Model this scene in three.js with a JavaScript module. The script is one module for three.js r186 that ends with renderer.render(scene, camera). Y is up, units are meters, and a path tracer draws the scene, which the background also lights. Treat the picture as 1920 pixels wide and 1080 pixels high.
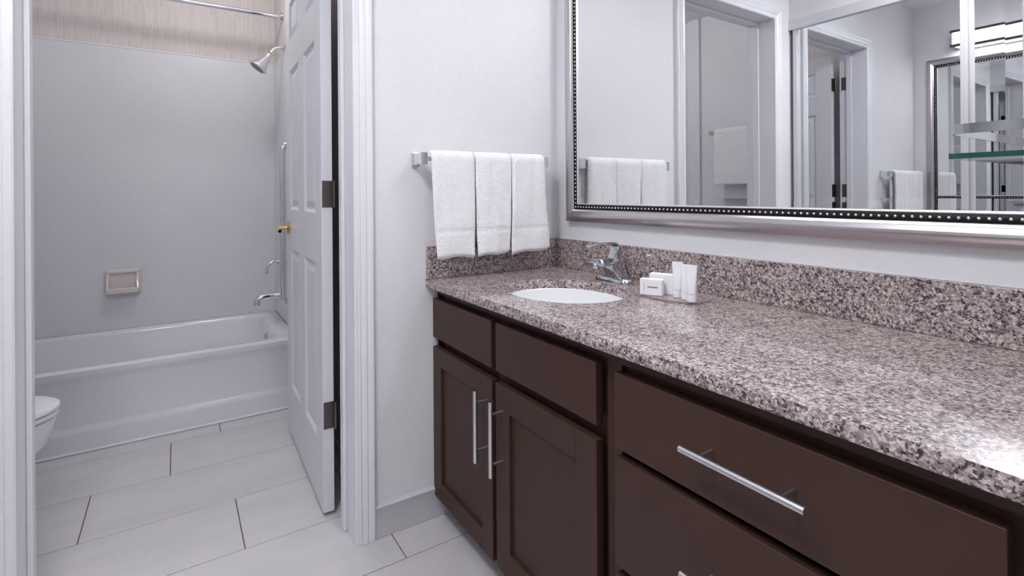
import * as THREE from 'three';
import { RoundedBoxGeometry } from 'three/addons/geometries/RoundedBoxGeometry.js';
import { mergeGeometries, mergeVertices, toCreasedNormals } from 'three/addons/utils/BufferGeometryUtils.js';
import { RectAreaLightUniformsLib } from 'three/addons/lights/RectAreaLightUniformsLib.js';

// ---------------------------------------------------------------- camera, light, exposure
// x runs along the mirror wall away from the corner, z runs from the mirror wall into the room, y is up
RectAreaLightUniformsLib.init();
const scene = new THREE.Scene();
scene.background = new THREE.Color(0x000000);
const FOCAL = 966.27;
const camera = new THREE.PerspectiveCamera(2 * Math.atan(540 / FOCAL) * 180 / Math.PI, 1920 / 1080, 0.05, 50);
camera.rotation.order = 'YXZ';
camera.position.set(1.5933, 1.0789, 1.2527);
camera.rotation.set(0, 56.85 * Math.PI / 180, -0.403 * Math.PI / 180);
camera.setViewOffset(1920, 1080, 0, 540 - 362.04, 1920, 1080);
const renderer = new THREE.WebGLRenderer({ antialias: true });
renderer.toneMapping = THREE.LinearToneMapping;
renderer.toneMappingExposure = 4.15;
renderer.shadowMap.enabled = true;
const VANITY_FRONT = 0.6, VANITY_DOWN = 4.8, BATH_LAMP = 0.34, ROOM_LAMP = 12.2, HALL_LAMP = 5.5;   // radiance of the lamps' faces, candela of the bathroom bulb
const LAMP = new THREE.Color().setRGB(1.0, 1.0, 1.02);
const ROOM_XZ = [0.95, 1.52], BATH_XZ = [-1.12, 1.1], HALL_XZ = [2.5, 0.82];
function areaLight(w, h, pos, target, radiance, color = LAMP) {
  const l = new THREE.RectAreaLight(color, radiance, w, h);
  l.position.set(...pos); scene.add(l); l.lookAt(...target);
  // a RectAreaLight shines along its local -z and lookAt turns +z for non-cameras: lights are turned like cameras
  return l;
}
// vanity light bar above the mirror: front face and bottom face of its diffuser
areaLight(0.93, 0.078, [0.74, 2.1325, 0.142], [0.74, 2.1325, 2], VANITY_FRONT);
areaLight(0.93, 0.07, [0.74, 2.078, 0.075], [0.74, 0, 0.0751], VANITY_DOWN);
// flush ceiling lamps: in front of the vanity, in the hall beyond the alcove, bathroom
areaLight(0.34, 0.34, [ROOM_XZ[0], 2.335, ROOM_XZ[1]], [ROOM_XZ[0], 0, ROOM_XZ[1] + 0.0001], ROOM_LAMP);
areaLight(0.34, 0.34, [HALL_XZ[0], 2.335, HALL_XZ[1]], [HALL_XZ[0], 0, HALL_XZ[1] + 0.0001], HALL_LAMP);
{
  const l = new THREE.PointLight(LAMP, BATH_LAMP, 0, 2); l.position.set(BATH_XZ[0], 2.375, BATH_XZ[1]); l.castShadow = true; l.shadow.radius = 6; scene.add(l);
}

// ---------------------------------------------------------------- helpers
let seed = 7;
const rnd = () => { seed = (seed * 1664525 + 1013904223) >>> 0; return seed / 4294967296; };
const taken = {};
function numbered(n) { const k = taken[n] = (taken[n] ?? -1) + 1; return k ? `${n}_${String(k).padStart(3, '0')}` : n; }
function mesh(name, geo, mat, parent) {
  const m = new THREE.Mesh(geo, mat); m.name = name; m.castShadow = m.receiveShadow = true;
  if (parent) parent.add(m);
  return m;
}
function tag(o, label, category, group, kind) {
  o.name = numbered(o.name); scene.add(o);
  o.userData.label = label; o.userData.category = category;
  if (group) o.userData.group = group;
  if (kind) o.userData.kind = kind;
  return o;
}
const struct = (name, geo, mat, label, category) => tag(mesh(name, geo, mat), label, category, null, 'structure');
function thing(name, label, category, [x, y, z] = [0, 0, 0], turn = 0, group, kind) {
  const o = new THREE.Group(); o.name = name; o.position.set(x, y, z); o.rotation.y = turn;
  return tag(o, label, category, group, kind);
}
// uv in metres from the dominant axis of each face
function uvm(g) {
  if (g.index) g = g.toNonIndexed();
  const p = g.attributes.position, uv = new Float32Array(p.count * 2), a = new THREE.Vector3(), b = new THREE.Vector3(), c = new THREE.Vector3();
  for (let i = 0; i < p.count; i += 3) {
    a.fromBufferAttribute(p, i); b.fromBufferAttribute(p, i + 1); c.fromBufferAttribute(p, i + 2);
    const n = b.clone().sub(a).cross(c.clone().sub(a)), x = Math.abs(n.x), y = Math.abs(n.y), z = Math.abs(n.z);
    [a, b, c].forEach((v, k) => {
      const [s, t] = x > y && x > z ? [v.z, v.y] : y > z ? [v.x, v.z] : [v.x, v.y];
      uv[(i + k) * 2] = s; uv[(i + k) * 2 + 1] = t;
    });
  }
  g.setAttribute('uv', new THREE.BufferAttribute(uv, 2));
  return g;
}
// box from its bounds; r rounds the edges
function bb(x0, x1, y0, y1, z0, z1, r = 0) {
  const w = x1 - x0, h = y1 - y0, d = z1 - z0;
  const g = r ? new RoundedBoxGeometry(w, h, d, 2, Math.min(r, w * 0.49, h * 0.49, d * 0.49)) : new THREE.BoxGeometry(w, h, d);
  g.translate((x0 + x1) / 2, (y0 + y1) / 2, (z0 + z1) / 2);
  return uvm(g);
}
const merge = (...gs) => mergeGeometries(gs.map(g => g.index ? g.toNonIndexed() : g).map(g => { for (const k of Object.keys(g.attributes)) if (!['position', 'normal', 'uv'].includes(k)) g.deleteAttribute(k); return g; }));
const V = (x, y, z) => new THREE.Vector3(x, y, z);
function tube(pts, r, seg = 24, rad = 12) { return new THREE.TubeGeometry(new THREE.CatmullRomCurve3(pts.map(p => V(...p)), false, 'centripetal'), seg, r, rad, false); }
function rodBetween(a, b, r, rad = 16, r2 = r) {
  const A = V(...a), B = V(...b), d = B.clone().sub(A);
  const g = new THREE.CylinderGeometry(r2, r, d.length(), rad);
  g.applyQuaternion(new THREE.Quaternion().setFromUnitVectors(V(0, 1, 0), d.clone().normalize()));
  return g.translate((A.x + B.x) / 2, (A.y + B.y) / 2, (A.z + B.z) / 2);
}
function lathe(pts, seg = 32) { return new THREE.LatheGeometry(pts.map(p => new THREE.Vector2(...p)), seg); }
// extrude a closed profile [[a,b],...]; map(a,b,t) -> [x,y,z], t along the length 0..1
function sweep(profile, map, steps = 1, closed = true) {
  const pos = [], n = profile.length, area = profile.reduce((s, p, i) => { const q = profile[(i + 1) % n]; return s + p[0] * q[1] - q[0] * p[1]; }, 0);
  const P = (i, t) => map(profile[(i + n) % n][0], profile[(i + n) % n][1], t);
  for (let s = 0; s < steps; s++) for (let i = 0; i < (closed ? n : n - 1); i++) {
    const t0 = s / steps, t1 = (s + 1) / steps, a = P(i, t0), b = P(i + 1, t0), c = P(i + 1, t1), d = P(i, t1);
    pos.push(...a, ...b, ...c, ...a, ...c, ...d);
  }
  if (closed) {
    const tris = THREE.ShapeUtils.triangulateShape(profile.map(p => new THREE.Vector2(...p)), []);
    for (const t of [0, 1]) for (const tri of tris) { const v = tri.map(i => P(i, t)); if (t) v.reverse(); v.forEach(q => pos.push(...q)); }
  }
  const g = new THREE.BufferGeometry(); g.setAttribute('position', new THREE.Float32BufferAttribute(pos, 3));
  g.computeVertexNormals();
  return uvm(toCreasedNormals(g, 0.6));
}

// ---------------------------------------------------------------- textures
function hash2(x, y, s) { let h = (x * 374761393 + y * 668265263 + s * 2147483647) | 0; h = Math.imul(h ^ (h >>> 13), 1274126177); h ^= h >>> 16; return (h >>> 0) / 4294967296; }
function vnoise(u, v, n, m, s) {                      // tileable value noise, n x m cells over the unit square
  const x = u * n, y = v * m, i = Math.floor(x), j = Math.floor(y), f = x - i, g = y - j, e = f * f * (3 - 2 * f), k = g * g * (3 - 2 * g);
  const h = (a, b) => hash2(((a % n) + n) % n, ((b % m) + m) % m, s);
  return (h(i, j) * (1 - e) + h(i + 1, j) * e) * (1 - k) + (h(i, j + 1) * (1 - e) + h(i + 1, j + 1) * e) * k;
}
function texture(W, H, fn, size, srgb = true) {       // size = [metres across, metres up] of one repeat
  const d = new Uint8Array(W * H * 4);
  for (let j = 0; j < H; j++) for (let i = 0; i < W; i++) {
    const c = fn((i + 0.5) / W, (j + 0.5) / H, i, j), o = (j * W + i) * 4;
    d[o] = c[0]; d[o + 1] = c[1]; d[o + 2] = c[2]; d[o + 3] = 255;
  }
  const t = new THREE.DataTexture(d, W, H); t.wrapS = t.wrapT = THREE.RepeatWrapping; t.magFilter = THREE.LinearFilter; t.minFilter = THREE.LinearMipmapLinearFilter; t.generateMipmaps = true;
  if (srgb) t.colorSpace = THREE.SRGBColorSpace;
  t.repeat.set(1 / size[0], 1 / size[1]); t.needsUpdate = true;
  return t;
}
const gray = v => { const c = Math.max(0, Math.min(255, v)); return [c, c, c]; };
// speckled brown-pink granite: crystals as jittered cells
const granitePalette = [[42, 35, 39], [76, 66, 68], [134, 117, 117], [160, 143, 142], [194, 178, 176], [218, 205, 202], [138, 129, 134]];
const graniteTex = (() => {
  const N = 168, W = 1024;
  return texture(W, W, (u, v) => {
    const du = (vnoise(u, v, 260, 260, 3) - 0.5) * 0.007, dv = (vnoise(u, v, 260, 260, 4) - 0.5) * 0.007;
    const x = (u + du) * N, y = (v + dv) * N, i = Math.floor(x), j = Math.floor(y);
    let best = 9, bi = 0, bj = 0;
    for (let a = -1; a <= 1; a++) for (let b = -1; b <= 1; b++) {
      const ci = ((i + a) % N + N) % N, cj = ((j + b) % N + N) % N;
      const px = i + a + 0.15 + 0.7 * hash2(ci, cj, 1), py = j + b + 0.15 + 0.7 * hash2(ci, cj, 2), d = (px - x) ** 2 + (py - y) ** 2;
      if (d < best) { best = d; bi = ci; bj = cj; }
    }
    const cl = vnoise(bi / N, bj / N, 84, 84, 9), h = hash2(bi, bj, 5) * 0.62 + cl * 0.38;
    const k = h < 0.235 ? 0 : h < 0.31 ? 1 : h < 0.46 ? 2 : h < 0.60 ? 3 : h < 0.75 ? 4 : h < 0.86 ? 5 : 6;
    const g = (vnoise(u, v, 400, 400, 12) - 0.5) * 18, w = (vnoise(u, v, 9, 9, 14) - 0.5) * 14;
    return granitePalette[k].map(c => Math.max(0, Math.min(255, c + g + w)));
  }, [0.5, 0.5]);
})();
const wallpaperTex = texture(512, 512, (u, v) => {
  const s = vnoise(u, v, 170, 6, 1) * 0.5 + vnoise(u, v, 90, 14, 2) * 0.3 + vnoise(u, v, 250, 40, 3) * 0.2, c = vnoise(u, v, 5, 4, 4);
  const k = (s - 0.5) * 26 + (c - 0.5) * 6;
  return [214 + k, 205 + k, 202 + k].map(q => Math.max(0, Math.min(255, q)));
}, [0.6, 0.6]);
const tileTex = texture(512, 512, (u, v) => {
  const k = (vnoise(u, v, 6, 3, 1) - 0.5) * 7 + (vnoise(u, v, 22, 9, 2) - 0.5) * 6 + (vnoise(u, v, 160, 160, 3) - 0.5) * 5;
  return [204 + k, 201 + k, 204 + k];
}, [0.9, 0.9]);
const paintBump = texture(256, 256, (u, v) => gray(128 + (vnoise(u, v, 60, 60, 1) - 0.5) * 140 + (vnoise(u, v, 120, 120, 2) - 0.5) * 80), [0.25, 0.25], false);
const terryBump = texture(512, 512, (u, v) => gray(128 + (vnoise(u, v, 150, 128, 1) - 0.5) * 200 + (vnoise(u, v, 256, 40, 2) - 0.5) * 60), [0.25, 0.25], false);
const terryTint = texture(512, 512, (u, v) => (k => [k, k, k + 3])(246 + (vnoise(u, v, 150, 90, 1) - 0.5) * 10 + (vnoise(u, v, 20, 60, 5) - 0.5) * 4), [0.25, 0.25]);
const brushBump = texture(256, 256, (u, v) => gray(128 + (vnoise(u, v, 128, 2, 1) - 0.5) * 200), [0.05, 0.2], false);
const paintTint = (r, g, b) => texture(256, 256, (u, v) => { const k = (vnoise(u, v, 5, 5, 1) - 0.5) * 3 + (vnoise(u, v, 70, 70, 2) - 0.5) * 3; return [r + k, g + k, b + k]; }, [0.8, 0.8]);

// ---------------------------------------------------------------- materials
const std = o => new THREE.MeshStandardMaterial(o), phy = o => new THREE.MeshPhysicalMaterial(o);
const M = {
  wall: std({ map: paintTint(228, 228, 232), roughness: 0.75, bumpMap: paintBump, bumpScale: 0.00025 }),
  ceiling: std({ map: paintTint(236, 236, 237), roughness: 0.9 }),
  trim: phy({ map: paintTint(230, 230, 236), roughness: 0.32, clearcoat: 0.25, clearcoatRoughness: 0.2 }),
  base: std({ map: paintTint(204, 202, 208), roughness: 0.5 }),
  caulk: std({ color: 0xe6e4e8, roughness: 0.5 }),
  door: phy({ map: paintTint(222, 222, 228), roughness: 0.38, clearcoat: 0.2, clearcoatRoughness: 0.25 }),
  tile: std({ map: tileTex, roughness: 0.42 }),
  grout: std({ color: 0x6a6466, roughness: 0.95 }),
  acrylic: phy({ map: paintTint(226, 226, 234), roughness: 0.18, clearcoat: 0.5, clearcoatRoughness: 0.08 }),
  surround: phy({ map: paintTint(222, 221, 225), roughness: 0.35, clearcoat: 0.15, clearcoatRoughness: 0.3 }),
  ceramicDish: phy({ color: 0xdcd2d0, roughness: 0.25, clearcoat: 0.5 }),
  porcelain: phy({ color: 0xf2f3f6, roughness: 0.12, clearcoat: 0.6, clearcoatRoughness: 0.05 }),
  wallpaper: std({ map: wallpaperTex, roughness: 0.85 }),
  granite: phy({ map: graniteTex, roughness: 0.6, clearcoat: 1, clearcoatRoughness: 0.12 }),
  cabinet: phy({ color: 0x422c25, roughness: 0.5, specularIntensity: 0.7 }),
  chrome: std({ color: 0xe3e4e8, metalness: 1, roughness: 0.06 }),
  faucetChrome: std({ color: 0xc4c6cc, metalness: 1, roughness: 0.05 }),
  satin: std({ color: 0xd9d8dc, metalness: 1, roughness: 0.28 }),
  nickel: std({ color: 0x6e6663, metalness: 1, roughness: 0.38 }),
  brass: std({ color: 0xdcc488, metalness: 1, roughness: 0.2 }),
  silver: std({ color: 0xc2bdbf, metalness: 1, roughness: 0.3 }),
  lip: std({ color: 0xe2e0e2, metalness: 1, roughness: 0.45 }),
  beadBlack: std({ color: 0x0c0b0c, roughness: 0.45 }),
  bead: std({ color: 0xeceae8, metalness: 1, roughness: 0.18 }),
  mirror: std({ color: 0xeaebec, metalness: 1, roughness: 0.0 }),
  towel: phy({ map: terryTint, roughness: 1, bumpMap: terryBump, bumpScale: 0.0022, sheen: 0.4, sheenRoughness: 0.8 }),
  alu: std({ color: 0xd8d8dd, roughness: 0.35, metalness: 0.25 }),
  glass: phy({ color: 0xe6f2ee, transmission: 1, thickness: 0, ior: 1.5, roughness: 0.0 }),
  glassEdge: phy({ color: 0x1c4f44, roughness: 0.08, clearcoat: 0.6 }),
  tray: phy({ color: 0xe9dcde, transmission: 0.7, thickness: 0, ior: 1.5, roughness: 0.06 }),
  paper: std({ color: 0xf6f6f9, roughness: 0.6 }),
  plastic: std({ color: 0xf3f4f8, roughness: 0.35 }),
  print: std({ color: 0x8e9097, roughness: 0.6 }),
  diffuser: std({ color: 0xf4f4f4, roughness: 0.5, emissive: 0xffffff, emissiveIntensity: 0.45 }),
  frostEnd: std({ color: 0xd9d9dc, roughness: 0.5 }),
};

// ---------------------------------------------------------------- the setting
const CEIL = 2.44, D0 = 0.797, D1 = 1.557, DH = 2.03, WT = 0.15;      // doorway z from D0 to D1, head height, wall thickness
const BX = -2.0, BZ0 = 0.715, BZ1 = 2.25, ZC = 1.72, XE = 1.48, XR = 3.4;
// floor: grout bed and single tiles
const floorBed = struct('floor', bb(-2.1, XR + 0.1, -0.08, -0.0035, -0.1, 2.35), M.grout, 'pale large-format tile floor with thin dark grout joints laid in staggered rows', 'floor');
{
  const d = 0.3116, L = 0.915, g = 0.0016, x0 = -1.1072;
  const joints = { '-1': 1.0856, 0: 1.2756, 1: 1.5142, 2: 1.0806, 3: 0.6845 };
  for (let r = -1; r < 15; r++) {
    const xa = x0 + r * d, xb = Math.min(xa + d, XR), j = joints[r] ?? 0.6845 + (r - 3) * L / 3;
    for (let k = -5; k < 6; k++) {
      const za = Math.max(j + k * L, 0), zb = Math.min(j + (k + 1) * L, 2.3);
      if (zb - za < 0.02 || xb - xa < 0.02) continue;
      const u = bb(xa + g, xb - g, -0.006, 0, za + g, zb - g, 0.0012), uv = u.attributes.uv, ox = rnd() * 3, oy = rnd() * 3;
      for (let i = 0; i < uv.count; i++) uv.setXY(i, uv.getX(i) + ox, uv.getY(i) + oy);
      mesh('tile', u, M.tile, floorBed);
    }
  }
}
struct('ceiling', bb(-2.1, XR + 0.1, CEIL, CEIL + 0.1, -0.1, 2.35), M.ceiling, 'flat white painted ceiling', 'ceiling');
struct('wall_back', bb(-WT, XR + 0.1, 0, CEIL, -0.1, 0), M.wall, 'white painted wall behind the framed mirror and backsplash', 'wall');
struct('wall_left', merge(bb(-WT, 0, 0, CEIL, 0, D0 - 0.02), bb(-WT, 0, DH + 0.02, CEIL, D0 - 0.02, D1 + 0.02), bb(-WT, 0, 0, CEIL, D1 + 0.02, ZC + 0.65)), M.wall, 'white painted wall with the towel bar and the bathroom doorway', 'wall');
struct('wall_front', merge(bb(0, 1.56, 2.05, CEIL, ZC, ZC + 0.12), bb(1.56, XR + 0.1, 0, CEIL, ZC, ZC + 0.12)), M.wall, 'white painted wall above the mirrored closet doors', 'wall');
struct('wall_closet', merge(bb(0, 1.66, 0, CEIL, 2.35, 2.45), bb(1.56, 1.66, 0, CEIL, ZC + 0.12, 2.35)), M.wall, 'white inner wall of the closet behind the sliding mirror doors', 'wall');
struct('wall_right', bb(XE, XE + 0.11, 0, CEIL, 0, 0.6), M.wall, 'short white end wall of the vanity alcove', 'wall');
struct('wall_hall', bb(XR, XR + 0.1, 0, CEIL, 0, ZC), M.wall, 'white end wall of the hall beyond the vanity', 'wall');
// bathroom shell
struct('wall_bath_back', bb(BX - 0.1, BX, 0, CEIL, BZ0 - 0.1, BZ1 + 0.1), M.wallpaper, 'beige vertically streaked wallpaper wall behind the bathtub', 'wall');
struct('wall_bath_end', bb(BX, -WT, 0, CEIL, BZ0 - 0.1, BZ0), M.wallpaper, 'beige papered wall carrying the shower head', 'wall');
struct('wall_bath_side', bb(BX, -WT, 0, CEIL, BZ1, BZ1 + 0.1), M.wall, 'white bathroom wall behind the toilet, seen in the mirror', 'wall');
struct('trim_1', bb(-1.09, -0.985, 0, CEIL, BZ1 - 0.025, BZ1, 0.004), M.trim, 'white vertical trim strip beside the tub on the toilet wall', 'trim');
// shower surround: three glossy panels
{
  const s = thing('shower_surround', 'plain light grey glossy wall panels around the bathtub', 'shower surround', [0, 0, 0], 0, null, 'structure');
  mesh('back_panel', bb(BX, BX + 0.008, 0.34, 1.906, BZ0, BZ1, 0.002), M.surround, s);
  mesh('end_panel', bb(BX + 0.008, -1.16, 0.34, 1.906, BZ0, BZ0 + 0.008, 0.002), M.surround, s);
  mesh('side_panel', bb(BX + 0.008, -1.1, 0.34, 1.906, BZ1 - 0.008, BZ1, 0.002), M.surround, s);
  mesh('top_bead', bb(BX + 0.002, BX + 0.011, 1.902, 1.911, BZ0 + 0.008, BZ1 - 0.008, 0.003), M.caulk, s);
}
// doorway: jambs, stops, casings
const casing = [[0, 0], [0, 0.010], [0.004, 0.0135], [0.017, 0.0135], [0.021, 0.0105], [0.027, 0.0145], [0.036, 0.0155], [0.040, 0.0125], [0.049, 0.018], [0.057, 0.018], [0.06, 0.014], [0.06, 0]];
{
  const t = thing('trim_2', 'white door frame with moulded casing around the bathroom doorway', 'door frame', [0, 0, 0], 0, null, 'structure');
  mesh('jamb', bb(-WT, 0, 0.001, DH, D0 - 0.02, D0, 0.002), M.trim, t);
  mesh('jamb', bb(-WT, 0, 0.001, DH, D1, D1 + 0.02, 0.002), M.trim, t);
  mesh('head_jamb', bb(-WT, 0, DH, DH + 0.02, D0 - 0.02, D1 + 0.02, 0.002), M.trim, t);
  mesh('door_stop', bb(-0.116, -0.082, 0.001, DH - 0.012, D0, D0 + 0.012, 0.003), M.trim, t);
  mesh('door_stop', bb(-0.116, -0.082, 0.001, DH - 0.012, D1 - 0.012, D1, 0.003), M.trim, t);
  mesh('door_stop', bb(-0.116, -0.082, DH - 0.012, DH, D0, D1, 0.003), M.trim, t);
  for (const side of [1, -1]) {
    const X = b => side > 0 ? b : -WT - b, top = DH + 0.06;
    mesh('casing', sweep(casing, (a, b, s) => [X(b), 0.001 + s * (DH - 0.001 + a), D0 - a]), M.trim, t);
    mesh('casing', sweep(casing, (a, b, s) => [X(b), 0.001 + s * (DH - 0.001 + a), D1 + a]), M.trim, t);
    mesh('head_casing', sweep(casing, (a, b, s) => [X(b), DH + a, D0 - a + s * (D1 - D0 + 2 * a)]), M.trim, t);
  }
  // hinge leaves let into the jamb stay with the jamb
  for (const y of [0.338, 1.08, 1.818]) mesh('hinge_leaf', bb(-0.149, -0.118, y - 0.0445, y + 0.0445, D0 - 0.001, D0 + 0.0015, 0.001), M.nickel, t);
}
// baseboards
const baseProfile = [[0, 0], [0.012, 0], [0.012, 0.086], [0.0145, 0.090], [0.0145, 0.096], [0.009, 0.101], [0, 0.101]];
struct('baseboard_left', merge(sweep(baseProfile, (a, b, s) => [a, b + 0.001, 0.02 + s * (D0 - 0.0605 - 0.02)]), sweep(baseProfile, (a, b, s) => [a, b + 0.001, D1 + 0.0605 + s * (ZC - D1 - 0.0605)])), M.base, 'pale grey painted baseboard between the door frame and the vanity', 'baseboard');
struct('baseboard_hall', merge(bb(XR - 0.012, XR, 0.001, 0.1, 0, ZC, 0.003), bb(XE + 0.111, XR - 0.012, 0.001, 0.1, 0, 0.012, 0.003)), M.base, 'pale grey painted baseboard of the hall', 'baseboard');
struct('baseboard_bath', merge(bb(-0.99, -WT - 0.002, 0.001, 0.1, BZ1 - 0.012, BZ1, 0.003), bb(-1.2, -WT - 0.002, 0.001, 0.1, BZ0, BZ0 + 0.012, 0.003)), M.base, 'pale grey painted baseboard in the bathroom', 'baseboard');

// ---------------------------------------------------------------- bathroom door, six raised panels, open into the bathroom
{
  const o = thing('door_1', 'white six-panel bathroom door standing open into the bathroom', 'door', [-0.193, 0, 0.8095], 0, null, 'structure');
  o.rotation.y = Math.PI - 1.5 * Math.PI / 180;       // local +x runs away from the hinge into the bathroom
  const W = 0.752, T = 0.036, y0 = 0.014, y1 = 2.022;
  const zf = -T, zb = 0;                                   // local z: -T is the face towards the doorway's middle
  const colX = [[0.106, 0.318], [0.434, 0.646]], rowY = [[0.235, 0.84], [1.015, 1.62], [1.755, 1.915]];
  const piece = (n, x0, x1, a, b) => mesh(n, bb(x0, x1, a, b, zf, zb, 0.0015), M.door, o);
  piece('stile', 0, colX[0][0], y0, y1); piece('stile', colX[1][1], W, y0, y1);
  const ys = [[y0, rowY[0][0]], [rowY[0][1], rowY[1][0]], [rowY[1][1], rowY[2][0]], [rowY[2][1], y1]];
  for (const [a, b] of ys) piece('rail', colX[0][0], colX[1][1], a, b);
  for (const [a, b] of rowY) piece('mullion', colX[0][1], colX[1][0], a, b);
  for (const [xa, xb] of colX) for (const [ya, yb] of rowY) {
    const w = xb - xa, h = yb - ya, in1 = 0.012, in2 = 0.040, ring = [];
    const R = (i, z) => [[xa + i, ya + i, z], [xb - i, ya + i, z], [xb - i, yb - i, z], [xa + i, yb - i, z]];
    const pos = [], quad = (a, b, c, d) => pos.push(...a, ...b, ...c, ...a, ...c, ...d);
    for (const s of [-1, 1]) {                             // both faces: sloped sticking, flat quirk, raised field
      const f = s < 0 ? zf : zb, rings = [R(0, f - s * 0.0005), R(0.010, f - s * 0.009), R(in1 + 0.006, f - s * 0.009), R(in2, f - s * 0.003)];
      for (let k = 0; k < 3; k++) for (let i = 0; i < 4; i++) { const j = (i + 1) % 4, q = [rings[k][i], rings[k][j], rings[k + 1][j], rings[k + 1][i]]; if (s < 0) q.reverse(); quad(...q); }
      const q = [...rings[3]]; if (s < 0) q.reverse(); quad(...q);
    }
    const g = new THREE.BufferGeometry(); g.setAttribute('position', new THREE.Float32BufferAttribute(pos, 3)); g.computeVertexNormals();
    mesh('panel', uvm(g), M.door, o);
  }
  for (const y of [0.338, 1.08, 1.818]) {
    const h = mesh('hinge', merge(bb(-0.002, 0.0005, y - 0.0445, y + 0.0445, -0.0335, 0.001, 0.0008)), M.nickel, o);
    h.userData.label = 'brown nickel hinge';
    mesh('hinge_barrel', rodBetween([-0.010, y - 0.0445, 0.004], [-0.010, y + 0.0445, 0.004], 0.0065, 12), M.nickel, h);
    mesh('hinge_plate', bb(-0.014, -0.001, y - 0.0445, y + 0.0445, -0.001, 0.004, 0.001), M.nickel, h);
  }
  for (const s of [-1, 1]) {                              // brass lever on both faces
    const f = s < 0 ? zf : zb, X = 0.692, Y = 0.93;
    const l = mesh('lever_handle', mergeGeometries([rodBetween([X, Y, f], [X, Y, f + s * 0.052], 0.0085), tube([[X, Y, f + s * 0.047], [X - 0.02, Y, f + s * 0.055], [X - 0.06, Y - 0.001, f + s * 0.055], [X - 0.11, Y - 0.006, f + s * 0.052]], 0.0075)].map(g => g.toNonIndexed())), M.brass, o);
    l.userData.label = 'polished brass lever handle';
    mesh('rose', rodBetween([X, Y, f], [X, Y, f + s * 0.012], 0.032, 28, 0.024), M.brass, l);
  }
  mesh('latch_plate', bb(W - 0.0005, W + 0.0015, 0.90, 0.96, -0.030, -0.006), M.brass, o);
}

// ---------------------------------------------------------------- bathtub
function roundRect(x0, x1, z0, z1, r, y, n = 10) {
  const out = [];
  for (const [cx, cz, a0] of [[x1 - r, z1 - r, 0], [x0 + r, z1 - r, 1], [x0 + r, z0 + r, 2], [x1 - r, z0 + r, 3]])
    for (let k = 0; k <= n; k++) { const a = (a0 + k / n) * Math.PI / 2; out.push([cx + Math.cos(a) * r, y, cz + Math.sin(a) * r]); }
  return out;
}
function loftRings(rings, cap = true) {
  const n = rings[0].length, pos = [], idx = [];
  rings.forEach(r => r.forEach(p => pos.push(...p)));
  for (let k = 0; k < rings.length - 1; k++) for (let i = 0; i < n; i++) { const j = (i + 1) % n, a = k * n + i, b = k * n + j, c = a + n, d = b + n; idx.push(a, d, b, a, c, d); }
  if (cap) { const l = rings[rings.length - 1], m = l.reduce((s, p) => [s[0] + p[0] / n, s[1] + p[1] / n, s[2] + p[2] / n], [0, 0, 0]), q = pos.length / 3; pos.push(...m); for (let i = 0; i < n; i++) idx.push((rings.length - 1) * n + i, q, (rings.length - 1) * n + (i + 1) % n); }
  const g = new THREE.BufferGeometry(); g.setAttribute('position', new THREE.Float32BufferAttribute(pos, 3)); g.setIndex(idx); g.computeVertexNormals();
  return g;
}
{
  const t = thing('bathtub', 'white alcove bathtub with plain apron front', 'bathtub', [-1.6, 0, (BZ0 + BZ1) / 2]);
  const ox = 1.6, oz = -(BZ0 + BZ1) / 2, H = 0.343, zs = BZ0 + 0.009, ze = BZ1 - 0.009, xb = BX + 0.009, xf = -1.222;
  const rings = [roundRect(xb, xf, zs, ze, 0.004, H - 0.004), roundRect(xb + 0.003, xf - 0.004, zs + 0.003, ze - 0.003, 0.008, H),
    roundRect(xb + 0.045, xf - 0.064, zs + 0.075, ze - 0.09, 0.12, H), roundRect(xb + 0.055, xf - 0.074, zs + 0.085, ze - 0.10, 0.12, H - 0.004), roundRect(xb + 0.060, xf - 0.080, zs + 0.092, ze - 0.112, 0.12, H - 0.018),
    roundRect(xb + 0.085, xf - 0.105, zs + 0.115, ze - 0.22, 0.12, 0.14), roundRect(xb + 0.10, xf - 0.12, zs + 0.135, ze - 0.27, 0.12, 0.085), roundRect(xb + 0.14, xf - 0.16, zs + 0.18, ze - 0.33, 0.11, 0.06)];
  const basin = mesh('basin', uvm(toCreasedNormals(loftRings(rings).translate(ox, 0, oz), 0.9)), M.acrylic, t);
  const apr = [[xf - 0.03, H - 0.012], [xf - 0.002, H - 0.003], [xf, H - 0.010], [xf, H - 0.030], [xf - 0.006, H - 0.042], [xf - 0.008, H - 0.06], [xf - 0.008, 0.112], [xf - 0.006, 0.104], [xf + 0.003, 0.088], [xf + 0.005, 0.078], [xf + 0.008, 0.004], [xf - 0.03, 0.004]].map(p => [p[0] + ox, p[1]]);
  mesh('apron', sweep(apr, (a, b, s) => [a, b, zs + oz + s * (ze - zs)]), M.acrylic, t);
  mesh('caulk_line', bb(xf + ox - 0.004, xf + ox + 0.019, 0.0005, 0.0095, zs + oz, ze + oz, 0.004), M.caulk, t);
  const ov = mesh('overflow_plate', rodBetween([0, 0.283, zs + oz + 0.094], [0, 0.286, zs + oz + 0.106], 0.026, 24), M.chrome, t);
  mesh('overflow_lever', bb(-0.005, 0.005, 0.270, 0.298, zs + oz + 0.104, zs + oz + 0.116, 0.003), M.chrome, ov);
  mesh('drain', rodBetween([0, 0.060, zs + oz + 0.26], [0, 0.0635, zs + oz + 0.26], 0.032, 24), M.chrome, t);
}
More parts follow.
